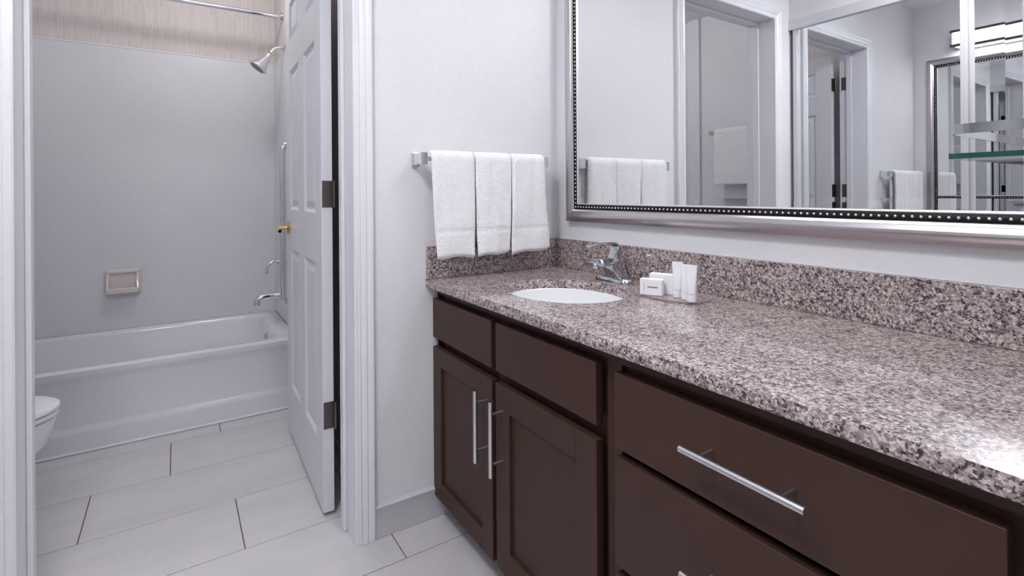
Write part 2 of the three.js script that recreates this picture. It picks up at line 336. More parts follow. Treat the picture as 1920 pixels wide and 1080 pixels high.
// soap dish on the surround
{
  const s = thing('soap_dish', 'pinkish white ceramic soap dish set on the shower wall', 'soap dish', [BX + 0.008, 0.605, 1.498]);
  const prof = (k) => roundRect(0, 0, 0, 0, 0, 0);
  const w = 0.083, h = 0.066;
  mesh('back_plate', bb(0, 0.012, -h, h, -w, w, 0.005), M.ceramicDish, s);
  mesh('tray', merge(bb(0.010, 0.062, -h + 0.004, -h + 0.020, -w * 0.86, w * 0.86, 0.007), bb(0.052, 0.064, -h + 0.006, -h + 0.034, -w * 0.86, w * 0.86, 0.005)), M.ceramicDish, s);
  for (const q of [-1, 1]) mesh('side_wall', sweep([[0.010, -h + 0.006], [0.062, -h + 0.006], [0.060, -h + 0.034], [0.014, h - 0.010], [0.010, h - 0.010]], (a, b, t) => [a, b, q * (w * 0.86 - 0.010 * t)]), M.ceramicDish, s);
  mesh('top_lip', bb(0.008, 0.020, h - 0.022, h - 0.004, -w * 0.9, w * 0.9, 0.006), M.ceramicDish, s);
}
// shower fittings on the end wall
const WZ = BZ0 + 0.008;
{
  const s = thing('shower', 'chrome shower head on a bent arm above the tub', 'shower', [-1.61, 1.918, BZ0]);
  mesh('arm', tube([[0, 0, 0], [0, 0.004, 0.03], [0, -0.006, 0.058], [0, -0.033, 0.080]], 0.0095), M.chrome, s);
  mesh('flange', rodBetween([0, 0, 0.001], [0, 0, 0.012], 0.030, 24, 0.018), M.chrome, s);
  const hd = new THREE.Mesh(lathe([[0, 0.012], [0.010, 0.012], [0.013, 0.006], [0.014, -0.004], [0.012, -0.012], [0.016, -0.020], [0.024, -0.040], [0.033, -0.060], [0.042, -0.078], [0.046, -0.084], [0.045, -0.090], [0.040, -0.091], [0.038, -0.086], [0, -0.085]], 36), M.chrome);
  hd.name = 'head'; hd.castShadow = hd.receiveShadow = true; s.add(hd);
  hd.position.set(0, -0.047, 0.088); hd.scale.setScalar(1.12); hd.quaternion.setFromUnitVectors(V(0, -1, 0), V(0, -0.79, 0.61).normalize());
  mesh('nozzle_plate', rodBetween([0, -0.0875, 0], [0, -0.0895, 0], 0.036, 24), M.nickel, hd);
}
{
  const s = thing('grab_bar', 'long vertical chrome grab bar on the shower wall', 'grab bar', [-1.405, 0.92, WZ - 0.004]);
  mesh('bar', tube([[0, 0.43, 0.002], [0, 0.43, 0.028], [0, 0.418, 0.044], [0, 0.39, 0.05], [0, 0, 0.05], [0, -0.39, 0.05], [0, -0.418, 0.044], [0, -0.43, 0.028], [0, -0.43, 0.002]], 0.016, 90, 18), M.chrome, s);
  for (const y of [0.43, -0.43]) mesh('flange', rodBetween([0, y, 0], [0, y, 0.008], 0.038, 28, 0.034), M.chrome, s);
}
{
  const s = thing('tub_spout', 'chrome tub spout below the shower handle', 'tub spout', [-1.61, 0.497, WZ]);
  mesh('body', tube([[0, 0.004, 0], [0, 0.006, 0.05], [0, 0.006, 0.10], [0, 0.0, 0.135], [0, -0.016, 0.150], [0, -0.030, 0.152]], 0.0175, 40, 18), M.chrome, s);
  mesh('collar', rodBetween([0, 0.004, 0], [0, 0.004, 0.014], 0.027, 28), M.chrome, s);
  mesh('outlet', rodBetween([0, -0.026, 0.152], [0, -0.036, 0.1525], 0.019, 20), M.chrome, s);
}
{
  const s = thing('shower_valve', 'chrome shower mixer with curved lever behind the grab bar', 'shower valve', [-1.61, 0.69, WZ]);
  mesh('plate', lathe([[0, 0.010], [0.05, 0.010], [0.072, 0.006], [0.078, 0]], 40).rotateX(Math.PI / 2), M.chrome, s);
  mesh('hub', rodBetween([0, 0, 0.006], [0, 0, 0.05], 0.021, 24, 0.017), M.chrome, s);
  mesh('lever', tube([[0, 0.004, 0.046], [0, 0.008, 0.064], [0, -0.008, 0.088], [0, -0.036, 0.100], [0, -0.058, 0.100]], 0.0085, 24, 12), M.chrome, s);
}
{
  const s = thing('shower_rod', 'straight chrome rod spanning the tub above the shower head', 'rod', [-1.695, 2.127, BZ0]);
  mesh('rod', rodBetween([0, 0, 0.002], [0, 0, BZ1 - BZ0 - 0.002], 0.0127, 18), M.chrome, s);
  mesh('flange', rodBetween([0, 0, 0.001], [0, 0, 0.016], 0.028, 24, 0.02), M.chrome, s);
  mesh('flange', rodBetween([0, 0, BZ1 - BZ0 - 0.016], [0, 0, BZ1 - BZ0 - 0.001], 0.02, 24, 0.028), M.chrome, s);
}
// toilet facing the end wall
{
  const t = thing('toilet', 'white toilet with closed lid beside the bathtub', 'toilet', [-0.665, 0, 2.035]);
  t.scale.set(1, 0.93, 1);
  const oval = (hw, z0, z1, y, n = 40) => { const out = [], cz = z1 - hw * 1.0; for (let k = 0; k < n; k++) { const a = k / n * 2 * Math.PI, c = Math.cos(a), s = Math.sin(a); const lz = s < 0 ? (cz - z0) : (z1 - cz); out.push([c * hw, y, cz + s * lz]); } return out; };
  const R = (a) => toCreasedNormals(loftRings(a), 1.0);
  mesh('bowl', R([oval(0.12, -0.30, 0.12, 0.001), oval(0.118, -0.29, 0.12, 0.03), oval(0.112, -0.28, 0.12, 0.10), oval(0.130, -0.35, 0.12, 0.20), oval(0.166, -0.425, 0.12, 0.29), oval(0.178, -0.443, 0.11, 0.35), oval(0.182, -0.448, 0.11, 0.375), oval(0.176, -0.44, 0.105, 0.385)]), M.porcelain, t);
  mesh('seat', R([oval(0.178, -0.446, 0.06, 0.386), oval(0.186, -0.455, 0.062, 0.391), oval(0.186, -0.455, 0.062, 0.402), oval(0.18, -0.448, 0.06, 0.405)]), M.plastic, t);
  mesh('lid', R([oval(0.180, -0.448, 0.062, 0.4065), oval(0.187, -0.457, 0.064, 0.411), oval(0.187, -0.457, 0.064, 0.421), oval(0.178, -0.446, 0.060, 0.428), oval(0.12, -0.36, 0.04, 0.4315)]), M.plastic, t);
  mesh('tank', bb(-0.205, 0.205, 0.38, 0.72, 0.035, 0.205, 0.02), M.porcelain, t);
  mesh('tank_lid', bb(-0.212, 0.212, 0.72, 0.752, 0.028, 0.208, 0.012), M.porcelain, t);
  mesh('flush_lever', merge(rodBetween([0.15, 0.66, 0.036], [0.15, 0.66, 0.015], 0.012), bb(0.09, 0.16, 0.652, 0.668, 0.008, 0.018, 0.004)), M.chrome, t);
}

// ---------------------------------------------------------------- towels and bars
function towelBar(name, label, o, alongZ, len, r = 0.009) {      // o: world centre of the bar on the wall plane; local x = out from the wall, local z = along
  const t = thing(name, label, 'towel bar', o, alongZ ? 0 : Math.PI / 2);
  for (const s of [-1, 1]) {
    const z = s * len / 2, post = mesh('post', sweep([[0.004, -0.021], [0.030, -0.017], [0.058, -0.017], [0.076, -0.019], [0.076, 0.019], [0.058, 0.017], [0.030, 0.017], [0.004, 0.021]], (a, b, q) => [a, b, z - 0.011 + q * 0.022]), M.chrome, t);
    mesh('wall_plate', bb(0, 0.010, -0.023, 0.023, z - 0.014, z + 0.014, 0.003), M.chrome, post);
  }
  mesh('bar', rodBetween([0.064, 0, -len / 2 + 0.0165], [0.064, 0, len / 2 - 0.0165], 0.0075, 16), M.chrome, t);
  return t;
}
// one towel folded lengthwise and hung over a bar; local x out from the wall, z across
function towelGeo({ w, wb = w, cb = 0, top, front, back, xc, rr, t, sd, lift = 0, border = null }) {
  const N = 90, K = 26, pts = [], straightF = top - front, arc = Math.PI * rr, straightB = top - back, L = straightF + arc + straightB;
  const path = s => {                                      // centre line and outward normal
    let d = s * L;
    if (d < straightF) return [xc + rr, front + d, 1, 0];
    d -= straightF;
    if (d < arc) { const a = d / rr; return [xc + rr * Math.cos(a), top + rr * Math.sin(a), Math.cos(a), Math.sin(a)]; }
    d -= arc; return [xc - rr, top - d, -1, 0];
  };
  const pos = [], idx = [], row = K * 2;
  const ease = (q, e) => { const x = Math.min(q, 1 - q) / e; return x >= 1 ? 1 : Math.sqrt(Math.max(0, 1 - (1 - x) ** 2)); };
  for (let i = 0; i <= N; i++) {
    const f = i / N, s = f < 0.06 ? f * f / 0.06 * 0.5 + f * 0.02 : f, [x, y, nx, ny] = path(i === 0 ? 0 : i === N ? 1 : s);
    const down = Math.max(0, (top - y) / (top - front));
    for (let half = 0; half < 2; half++) for (let k = 0; k < K; k++) {
      const v = half ? 1 - k / (K - 1) : k / (K - 1);
      let th = t / 2 * ease(v, 0.09) * ease(s, 0.014) + 0.0004;
      let wob = 0.0035 * down * Math.sin(v * 5.2 + sd * 2.1) + 0.002 * Math.sin(y * 31 + v * 4 + sd) * down + 0.0012 * Math.sin(v * 17 + sd * 5 + y * 9);
      if (border && nx > 0.9) { const e = Math.abs(y - border); if (e < 0.004) th *= 0.55; else if (y < border && half === 0) th *= 0.88; }
      const o = half ? -th : th;
      const zz = (v - 0.5) * (w + (wb - w) * down ** 1.5) * (1 + 0.008 * Math.sin(y * 22 + sd * 3) * down) + cb * down ** 1.5;
      const yy = y + ny * o + (nx > 0.9 && i < 6 ? (lift * (v - 0.5) + 0.003 * Math.sin(v * 7 + sd * 4)) * (1 - i / 6) : 0);
      pos.push(x + nx * o + Math.max(0, nx) * wob, yy, zz * (1 - 0.12 * Math.max(0, -nx)) - 0.018 * Math.max(0, -nx));
    }
  }
  for (let i = 0; i < N; i++) for (let k = 0; k < row; k++) { const j = (k + 1) % row, a = i * row + k, b = i * row + j, c = a + row, d = b + row; idx.push(a, b, d, a, d, c); }
  const cap = (r, flip) => { for (let k = 0; k < K - 1; k++) { const a = r * row + k, b = a + 1, c = r * row + row - 1 - k, d = c - 1; flip ? idx.push(a, d, b, a, c, d) : idx.push(a, b, d, a, d, c); } };
  cap(0, true); cap(N, false);
  const g = new THREE.BufferGeometry(); g.setAttribute('position', new THREE.Float32BufferAttribute(pos, 3)); g.setIndex(idx);
  g.computeVertexNormals();
  const uv = new Float32Array(pos.length / 3 * 2);
  for (let i = 0; i < pos.length / 3; i++) { uv[i * 2] = pos[i * 3 + 2]; uv[i * 2 + 1] = pos[i * 3 + 1]; }
  g.setAttribute('uv', new THREE.BufferAttribute(uv, 2));
  return g;
}
towelBar('towel_bar', 'chrome towel bar with square posts on the wall above the sink', [0, 1.191, 0.3515], true, 0.481);
const towels3 = [                                          // z range at the bar, z range at the hem
  [[0.415, 0.571], [0.418, 0.557], 'white folded hand towel nearest the door frame, leftmost of three', 1.3, 0.004],
  [[0.269, 0.413], [0.275, 0.404], 'white folded hand towel in the middle of the bar between two others', 2.2, -0.006],
  [[0.123, 0.267], [0.106, 0.272], 'white folded hand towel nearest the mirror, rightmost of three', 3.9, -0.010]];
for (const [[a, b], [c, d], label, sd, lift] of towels3) {
  const z = (a + b) / 2, w = b - a, wb = d - c, cb = (c + d) / 2 - z;
  const o = thing('hand_towel', label, 'towel', [0, 0, z], 0, 'hand towels over the sink');
  mesh('outer_fold', towelGeo({ w, wb, cb, top: 1.191, front: 0.874, back: 0.90, xc: 0.064, rr: 0.0215, t: 0.014, sd, lift, border: 0.955 }), M.towel, o);
  mesh('inner_fold', towelGeo({ w: w * 0.965, wb: wb * 0.96, cb: cb - 0.003, top: 1.191, front: 0.868, back: 0.905, xc: 0.064, rr: 0.0115, t: 0.005, sd, lift }), M.towel, o);
}
towelBar('towel_bar', 'slim towel bar on the bathroom wall above the toilet, seen in the mirror', [-0.55, 1.52, BZ1], false, 0.60);
{
  const o = thing('bath_towel', 'white bath towel hanging in the bathroom, seen through the doorway in the mirror', 'towel', [-0.53, 0, BZ1], Math.PI / 2);
  mesh('outer_fold', towelGeo({ w: 0.56, top: 1.52, front: 1.135, back: 1.16, xc: 0.064, rr: 0.021, t: 0.014, sd: 0.4, lift: 0.01, border: 1.2 }), M.towel, o);
  mesh('inner_fold', towelGeo({ w: 0.54, top: 1.52, front: 1.145, back: 1.17, xc: 0.064, rr: 0.0105, t: 0.0045, sd: 1.7, lift: 0.01 }), M.towel, o);
}

// ---------------------------------------------------------------- vanity
const ZF = 0.515, DF = 0.535, TOPY = 0.796, SLABY = 0.7675, CZ = 0.558, XMID = 0.83;
function barPull(parent, a, b, out = 0.036) {              // bar pull between two points on the front plane
  const A = V(...a), B = V(...b), d = B.clone().sub(A), n = d.clone().normalize(), O = V(0, 0, out);
  const h = mesh('handle', rodBetween(A.clone().add(O).toArray(), B.clone().add(O).toArray(), 0.006, 18), M.satin, parent);
  h.userData.label = 'satin chrome bar pull';
  for (const s of [0.17, 0.83]) { const p = A.clone().addScaledVector(d, s); mesh('handle_post', rodBetween(p.toArray(), p.clone().add(O).toArray(), 0.004, 12), M.satin, h); }
  return h;
}
function shakerDoor(parent, x0, x1, y0, y1, fw) {
  const d = new THREE.Group(); d.name = 'door'; parent.add(d);
  const s = (n, a, b, c, e) => mesh(n, bb(a, b, c, e, ZF, DF, 0.0012), M.cabinet, d);
  s('stile', x0, x0 + fw, y0, y1); s('stile', x1 - fw, x1, y0, y1);
  s('rail', x0 + fw, x1 - fw, y0, y0 + fw); s('rail', x0 + fw, x1 - fw, y1 - fw, y1);
  mesh('panel', bb(x0 + fw, x1 - fw, y0 + fw, y1 - fw, ZF + 0.001, DF - 0.009), M.cabinet, d);
  return d;
}
function carcass(parent, x0, x1, rails, stiles, inRails, inStiles) {       // front rails and stiles flush, inner ones set back behind the fronts
  mesh('body', merge(bb(x0, x0 + 0.018, 0.068, SLABY, 0.02, ZF - 0.02), bb(x1 - 0.018, x1, 0.068, SLABY, 0.02, ZF - 0.02), bb(x0 + 0.018, x1 - 0.018, 0.068, 0.0745, 0.02, ZF - 0.02), bb(x0 + 0.018, x1 - 0.018, 0.086, SLABY, 0.02, 0.026)), M.cabinet, parent);
  mesh('face_frame', merge(...rails.map(([a, b]) => bb(x0, x1, a, b, ZF - 0.02, ZF)), ...stiles.map(([a, b]) => bb(a, b, 0.068, SLABY, ZF - 0.0199, ZF - 0.0001))), M.cabinet, parent);
  mesh('inner_frame', merge(...inRails.map(([a, b]) => bb(x0 + 0.018, x1 - 0.018, a, b, ZF - 0.030, ZF - 0.014)), ...inStiles.map(([a, b]) => bb(a, b, 0.0746, 0.7419, ZF - 0.0299, ZF - 0.0141))), M.cabinet, parent);
  mesh('toe_kick', bb(x0, x1, 0.001, 0.068, 0.40, 0.418), M.cabinet, parent);
}
{
  const c = thing('sink_cabinet', 'dark brown vanity base with two doors under the sink', 'cabinet');
  carcass(c, 0.001, XMID - 0.0005, [[0.0678, 0.0745], [0.742, SLABY]], [[0.001, 0.0055], [0.817, XMID - 0.0005]], [[0.545, 0.63], [0.70, 0.7419]], [[0.36, 0.43], [0.78, 0.8168]]);
  mesh('drawer_front', bb(0.006, 0.384, 0.602, 0.731, ZF, DF, 0.0014), M.cabinet, c);
  mesh('drawer_front', bb(0.408, 0.803, 0.602, 0.731, ZF, DF, 0.0014), M.cabinet, c);
  const d1 = shakerDoor(c, 0.006, 0.387, 0.076, 0.571, 0.058); barPull(d1, [0.358, 0.343, DF], [0.358, 0.540, DF]);
  const d2 = shakerDoor(c, 0.407, 0.803, 0.076, 0.571, 0.066); barPull(d2, [0.440, 0.340, DF], [0.440, 0.537, DF]);
}
{
  const c = thing('drawer_cabinet', 'dark brown vanity base with three wide drawers', 'cabinet');
  carcass(c, XMID + 0.0005, XE - 0.001, [[0.0678, 0.0745], [0.738, SLABY]], [[XMID + 0.0005, 0.8565], [1.438, XE - 0.001]], [[0.32, 0.36], [0.70, 0.7379]], [[1.40, 1.4379]]);
  mesh('divider', bb(XMID + 0.02, XE - 0.02, 0.55, 0.59, ZF - 0.075, ZF - 0.055), M.cabinet, c);
  for (const [a, b, hy] of [[0.580, 0.727, 0.663], [0.352, 0.563, 0.460], [0.076, 0.335, 0.205]]) {
    const d = mesh('drawer', bb(0.857, 1.426, a, b, ZF, DF, 0.0014), M.cabinet, c);
    barPull(d, [1.041, hy, DF], [1.240, hy, DF]);
  }
}
// granite worktop with the sink cut-out and splashes
const SX = 0.42, SZ = 0.303, SA = 0.193, SB = 0.163;
{
  const c = thing('countertop', 'speckled brown granite countertop with backsplash', 'countertop');
  const x0 = 0.0005, x1 = XE - 0.0005, z0 = 0.0005, z1 = CZ, T = TOPY - SLABY, n = 72;
  const hole = r => { const o = []; for (let k = 0; k < n; k++) { const a = k / n * 2 * Math.PI; o.push(new THREE.Vector2(SX + Math.cos(a) * (SA + r), SZ + Math.sin(a) * (SB + r))); } return o; };
  const e = 0.005, rectEdge = r => [new THREE.Vector2(x0, z0), new THREE.Vector2(x1, z0), new THREE.Vector2(x1, z1 - r), new THREE.Vector2(x0, z1 - r)];
  const pos = [], tri = (a, b, cc) => pos.push(...a, ...b, ...cc), quad = (a, b, cc, d) => { tri(a, b, cc); tri(a, cc, d); };
  for (const [y, up] of [[TOPY, true], [SLABY, false]]) {
    const out = rectEdge(e), h = hole(up ? 0.003 : 0), all = [...out, ...h];
    for (const f of THREE.ShapeUtils.triangulateShape(out, [h])) { const v = f.map(i => [all[i].x, y, all[i].y]); const ny = (v[1][2] - v[0][2]) * (v[2][0] - v[0][0]) - (v[1][0] - v[0][0]) * (v[2][2] - v[0][2]); if ((ny > 0) !== up) v.reverse(); tri(...v); }
  }
  // hole wall with a small eased edge
  const rings = [[0.003, TOPY], [0.0008, TOPY - 0.0008], [0, TOPY - 0.003], [0, SLABY]].map(([r, y]) => hole(r).map(p => [p.x, y, p.y]));
  for (let k = 0; k < 3; k++) for (let i = 0; i < n; i++) { const j = (i + 1) % n; quad(rings[k][i], rings[k][j], rings[k + 1][j], rings[k + 1][i]); }
  // front edge eased top and bottom
  const pr = [[TOPY, z1 - e], [TOPY - 0.0015, z1 - 0.0015], [TOPY - e, z1], [SLABY + e, z1], [SLABY + 0.0015, z1 - 0.0015], [SLABY, z1 - e]];
  for (let k = 0; k < 5; k++) quad([x0, ...pr[k]], [x0, ...pr[k + 1]], [x1, ...pr[k + 1]], [x1, ...pr[k]]);
  for (const x of [x0, x1]) quad([x, SLABY, z0], [x, SLABY, z1], [x, TOPY, z1 - 0.001], [x, TOPY, z0]);
  quad([x0, SLABY, z0], [x1, SLABY, z0], [x1, TOPY, z0], [x0, TOPY, z0]);
  const g = new THREE.BufferGeometry(); g.setAttribute('position', new THREE.Float32BufferAttribute(pos, 3)); g.computeVertexNormals();
  mesh('slab', uvm(toCreasedNormals(g, 0.7)), M.granite, c);
  const bs = bb(0.0205, x1, TOPY, 0.9036, 0.0005, 0.02, 0.0015), ss = bb(x0, 0.02, TOPY, 0.9036, 0.0005, CZ - 0.001, 0.0015);
  for (const q of [bs, ss]) { const uv = q.attributes.uv; for (let i = 0; i < uv.count; i++) uv.setXY(i, uv.getX(i) + 0.31, uv.getY(i) + 0.17); }
  mesh('backsplash', bs, M.granite, c); mesh('side_splash', ss, M.granite, c);
  mesh('caulk_line', bb(0.0205, x1, 0.9034, 0.9062, 0.0005, 0.006, 0.001), M.caulk, c);
}
{
  const s = thing('sink', 'white oval undermount sink set in the granite', 'sink', [SX, SLABY, SZ]);
  const prof = [[1.10, -0.002], [1.10, 0], [0.995, 0], [0.985, -0.004], [0.97, -0.03], [0.93, -0.07], [0.84, -0.105], [0.68, -0.128], [0.45, -0.142], [0.2, -0.148], [0.11, -0.150], [0.11, -0.158], [0.0, -0.158]];
  const bowl = lathe(prof.map(([r, y]) => [Math.max(r, 1e-4), y]), 72); bowl.scale(SA, 1, SB);
  mesh('bowl', bowl, M.porcelain, s);
  mesh('drain', lathe([[0, -0.150], [0.018, -0.150], [0.021, -0.147], [0.022, -0.150]], 28), M.chrome, s);
}
// faucet: broad body that tapers up from a long base, flat spout, arched lever
{
  const f = thing('faucet', 'chrome single-lever faucet behind the sink', 'faucet', [0.392, TOPY, 0.080]);
  const ringY = (y, w, a, b, r) => roundRect(-w, w, a, b, r, y, 5);
  mesh('base', toCreasedNormals(loftRings([ringY(0.0005, 0.074, -0.026, 0.028, 0.025), ringY(0.005, 0.074, -0.026, 0.028, 0.025), ringY(0.010, 0.071, -0.024, 0.026, 0.023), ringY(0.015, 0.064, -0.020, 0.022, 0.019), ringY(0.018, 0.054, -0.014, 0.016, 0.014), ringY(0.019, 0.044, -0.008, 0.010, 0.008)]), 0.5), M.faucetChrome, f);
  mesh('body', toCreasedNormals(loftRings([ringY(0.009, 0.050, -0.023, 0.022, 0.010), ringY(0.018, 0.045, -0.023, 0.025, 0.008), ringY(0.032, 0.038, -0.023, 0.034, 0.007), ringY(0.046, 0.030, -0.023, 0.050, 0.006), ringY(0.056, 0.026, -0.023, 0.064, 0.005), ringY(0.066, 0.024, -0.022, 0.036, 0.007), ringY(0.071, 0.021, -0.018, 0.026, 0.006)]), 0.5), M.faucetChrome, f);
  const slab = (z, y, w, h) => [[-w * 0.9, y + h * 0.25, z], [-w * 0.5, y + h, z], [w * 0.5, y + h, z], [w * 0.9, y + h * 0.25, z], [w, y - h * 0.5, z], [w * 0.85, y - h, z], [-w * 0.85, y - h, z], [-w, y - h * 0.5, z]];
  mesh('spout', toCreasedNormals(loftRings([slab(-0.018, 0.060, 0.024, 0.015), slab(0.03, 0.060, 0.027, 0.015), slab(0.07, 0.061, 0.027, 0.013), slab(0.098, 0.061, 0.026, 0.011), slab(0.106, 0.060, 0.021, 0.007)].map(r => r.slice().reverse())), 0.5), M.faucetChrome, f);
  mesh('aerator', rodBetween([0, 0.056, 0.090], [0, 0.047, 0.091], 0.009, 18), M.faucetChrome, f);
  const neck = mesh('lever_neck', toCreasedNormals(loftRings([ringY(0.070, 0.018, -0.016, 0.018, 0.007), ringY(0.084, 0.016, -0.020, 0.012, 0.006), ringY(0.100, 0.015, -0.020, 0.008, 0.006), ringY(0.112, 0.014, -0.016, 0.006, 0.005)]), 0.5), M.faucetChrome, f);
  mesh('lever', toCreasedNormals(loftRings([[-0.020, 0.100, 0.015, 0.004], [-0.014, 0.113, 0.017, 0.005], [0.0, 0.119, 0.017, 0.005], [0.04, 0.122, 0.015, 0.004], [0.085, 0.121, 0.013, 0.0032], [0.116, 0.115, 0.011, 0.003], [0.120, 0.114, 0.008, 0.0015]].map(([z, y, w, h]) => slab(z, y, w, h).reverse())), 0.5), M.faucetChrome, neck);
}
// amenities tray
{
  const shape = new THREE.Shape(); shape.moveTo(-0.094, -0.045); shape.lineTo(0.094, -0.045); shape.quadraticCurveTo(0.1, 0.0, 0.088, 0.026); shape.quadraticCurveTo(0, 0.062, -0.088, 0.026); shape.quadraticCurveTo(-0.1, 0.0, -0.094, -0.045);
  const g = new THREE.ExtrudeGeometry(shape, { depth: 0.003, bevelEnabled: true, bevelSize: 0.001, bevelThickness: 0.001, bevelSegments: 2, curveSegments: 24 }); g.rotateX(Math.PI / 2); g.translate(0, 0.0045, 0);
  const t = mesh('amenity_tray', g, M.tray); t.position.set(0.680, TOPY, 0.150); t.rotation.y = 0.16; t.scale.set(0.9, 1, 1);
  tag(t, 'thin clear tray with a curved front holding the toiletries', 'tray');
}
function soapBox(x, z, turn, w, h, d, label, printed) {
  const b = thing('soap_box', label, 'box', [x, TOPY + 0.006, z], turn, 'boxed soaps on the tray');
  mesh('carton', bb(-w / 2, w / 2, 0, h, -d / 2, d / 2, 0.0015), M.paper, b);
  if (!printed) return b;
  mesh('printed_line', bb(-w / 2 + w * 0.2, -w / 2 + w * 0.2 + 0.0008, h * 0.2, h * 0.82, d / 2, d / 2 + 0.0002), M.print, b);
  mesh('printed_name', bb(-w * 0.14, w * 0.32, h * 0.46, h * 0.55, d / 2, d / 2 + 0.0002), M.print, b);
  return b;
}
soapBox(0.633, 0.176, 0.42, 0.060, 0.043, 0.022, 'small white soap carton in front, nearest the faucet', true);
soapBox(0.640, 0.136, 0.38, 0.074, 0.054, 0.022, 'larger white soap carton standing behind the small one');
function lotionTube(x, z, turn, h, label) {
  const b = thing('lotion_tube', label, 'toiletry tube', [x, TOPY + 0.006, z], turn, 'lotion tubes on the tray');
  const cap = 0.019, r = 0.0125, ring = (y, a, c, n = 24) => { const o = []; for (let k = 0; k < n; k++) { const t = -k / n * 2 * Math.PI; o.push([Math.cos(t) * a, y, Math.sin(t) * c]); } return o; };
  mesh('body', toCreasedNormals(loftRings([ring(cap + 0.0006, r, r), ring(cap + 0.02, r, r * 0.95), ring(h * 0.6, r * 1.02, r * 0.7), ring(h - 0.006, r * 1.1, 0.0022), ring(h, r * 1.1, 0.0016)]), 0.8), M.plastic, b);
  mesh('cap', lathe([[0.0001, 0], [r * 0.96, 0], [r, 0.001], [r, cap - 0.001], [r * 0.97, cap], [0.0001, cap]], 28), M.plastic, b);
  mesh('seam', lathe([[r * 0.9, cap], [r * 0.98, cap], [r * 0.98, cap + 0.0007], [r * 0.9, cap + 0.0007]], 28), M.print, b);
  return b;
}
lotionTube(0.694, 0.146, 0.55, 0.093, 'white lotion tube nearest the soap cartons');
lotionTube(0.7245, 0.151, 0.55, 0.090, 'white lotion tube in the middle of three');
lotionTube(0.7515, 0.163, 0.55, 0.092, 'white lotion tube at the right end of the tray');

// ---------------------------------------------------------------- framed vanity mirror
{
  const X0 = 0.082, X1 = 1.398, Y0 = 0.972, Y1 = 2.032;
  const m = thing('vanity_mirror', 'large silver-framed mirror with a beaded black inner border', 'mirror', [(X0 + X1) / 2, Y0, 0]);
  const ox = -(X0 + X1) / 2, oy = -Y0, q = 0.001;
  // mitred sweep: profile a = inward from the outer edge, b = out from the wall
  const ringSweep = (prof, closed = true) => {
    const R = a => [[X0 + a, Y0 + a], [X1 - a, Y0 + a], [X1 - a, Y1 - a], [X0 + a, Y1 - a]];
    return merge(...[0, 1, 2, 3].map(i => sweep(prof, (a, b, s) => { const r = R(a), p = r[i], n = r[(i + 1) % 4]; return [p[0] + (n[0] - p[0]) * s + ox, p[1] + (n[1] - p[1]) * s + oy, b + q]; }, 1, closed)));
  };
  const crown = []; for (let k = 0; k <= 12; k++) { const t = k / 12; crown.push([0.002 + t * 0.0425, 0.020 + 0.0155 * Math.sin(Math.PI * (0.10 + 0.78 * t))]); }
  mesh('frame', ringSweep([[0, 0], [0, 0.016], ...crown, [0.046, 0.022], [0.046, 0]].reverse()), M.silver, m);
  mesh('bead_channel', ringSweep([[0.046, 0], [0.046, 0.0215], [0.0475, 0.0225], [0.0475, 0.0205], [0.0615, 0.0205], [0.0615, 0.0222], [0.063, 0.0215], [0.063, 0]].reverse()), M.beadBlack, m);
  mesh('inner_lip', ringSweep([[0.063, 0], [0.063, 0.0215], [0.0645, 0.0228], [0.067, 0.0215], [0.0685, 0.017], [0.0685, 0]].reverse()), M.lip, m);
  // looking glass with a bevelled border
  const gi = 0.068, bw = 0.023, zG = 0.0185, rise = bw * Math.tan(1.35 * Math.PI / 180);
  mesh('glass', bb(X0 + gi + bw + ox, X1 - gi - bw + ox, Y0 + gi + bw + oy, Y1 - gi - bw + oy, 0.003, zG), M.mirror, m);
  const bevel = ringSweep([[gi, zG + rise - q], [gi + bw, zG - q]], false);
  mesh('bevelled_edge', bevel, M.mirror, m);
  // beads
  const bead = new THREE.SphereGeometry(0.0037, 8, 3, 0, 2 * Math.PI, 0, Math.PI / 2).rotateX(Math.PI / 2), bi = 0.0545, w = X1 - X0 - 2 * bi, h = Y1 - Y0 - 2 * bi;
  const nx = Math.round(w / 0.0145), ny = Math.round(h / 0.0145);
  const put = (x, y) => { const b = mesh('bead', bead, M.bead, m); b.position.set(x + ox, y + oy, 0.0212); };
  for (let k = 0; k < nx; k++) { put(X0 + bi + w * k / nx, Y0 + bi); put(X1 - bi - w * k / nx, Y1 - bi); }
  for (let k = 0; k < ny; k++) { put(X1 - bi, Y0 + bi + h * k / ny); put(X0 + bi, Y1 - bi - h * k / ny); }
}
// light bar above the mirror
{
  const l = thing('vanity_light', 'white glowing light bar with nickel edges above the mirror', 'wall light', [0.74, 2.1325, 0]);
  mesh('back_plate', bb(-0.485, 0.485, -0.05, 0.05, 0.001, 0.03, 0.003), M.nickel, l);
  mesh('diffuser', bb(-0.474, 0.474, -0.050, 0.050, 0.03, 0.132, 0.006), M.diffuser, l);
  for (const s of [-1, 1]) mesh('edge_strip', merge(bb(-0.486, 0.486, s * 0.0495 - 0.0085, s * 0.0495 + 0.0085, 0.112, 0.139, 0.003), bb(-0.486, -0.476, s * 0.0495 - 0.0085, s * 0.0495 + 0.0085, 0.005, 0.112, 0.003), bb(0.476, 0.486, s * 0.0495 - 0.0085, s * 0.0495 + 0.0085, 0.005, 0.112, 0.003)), M.nickel, l);
  for (const s of [-1, 1]) mesh('end_cap', bb(s * 0.479 - 0.004, s * 0.479 + 0.004, -0.041, 0.041, 0.02, 0.130, 0.002), M.frostEnd, l);
}
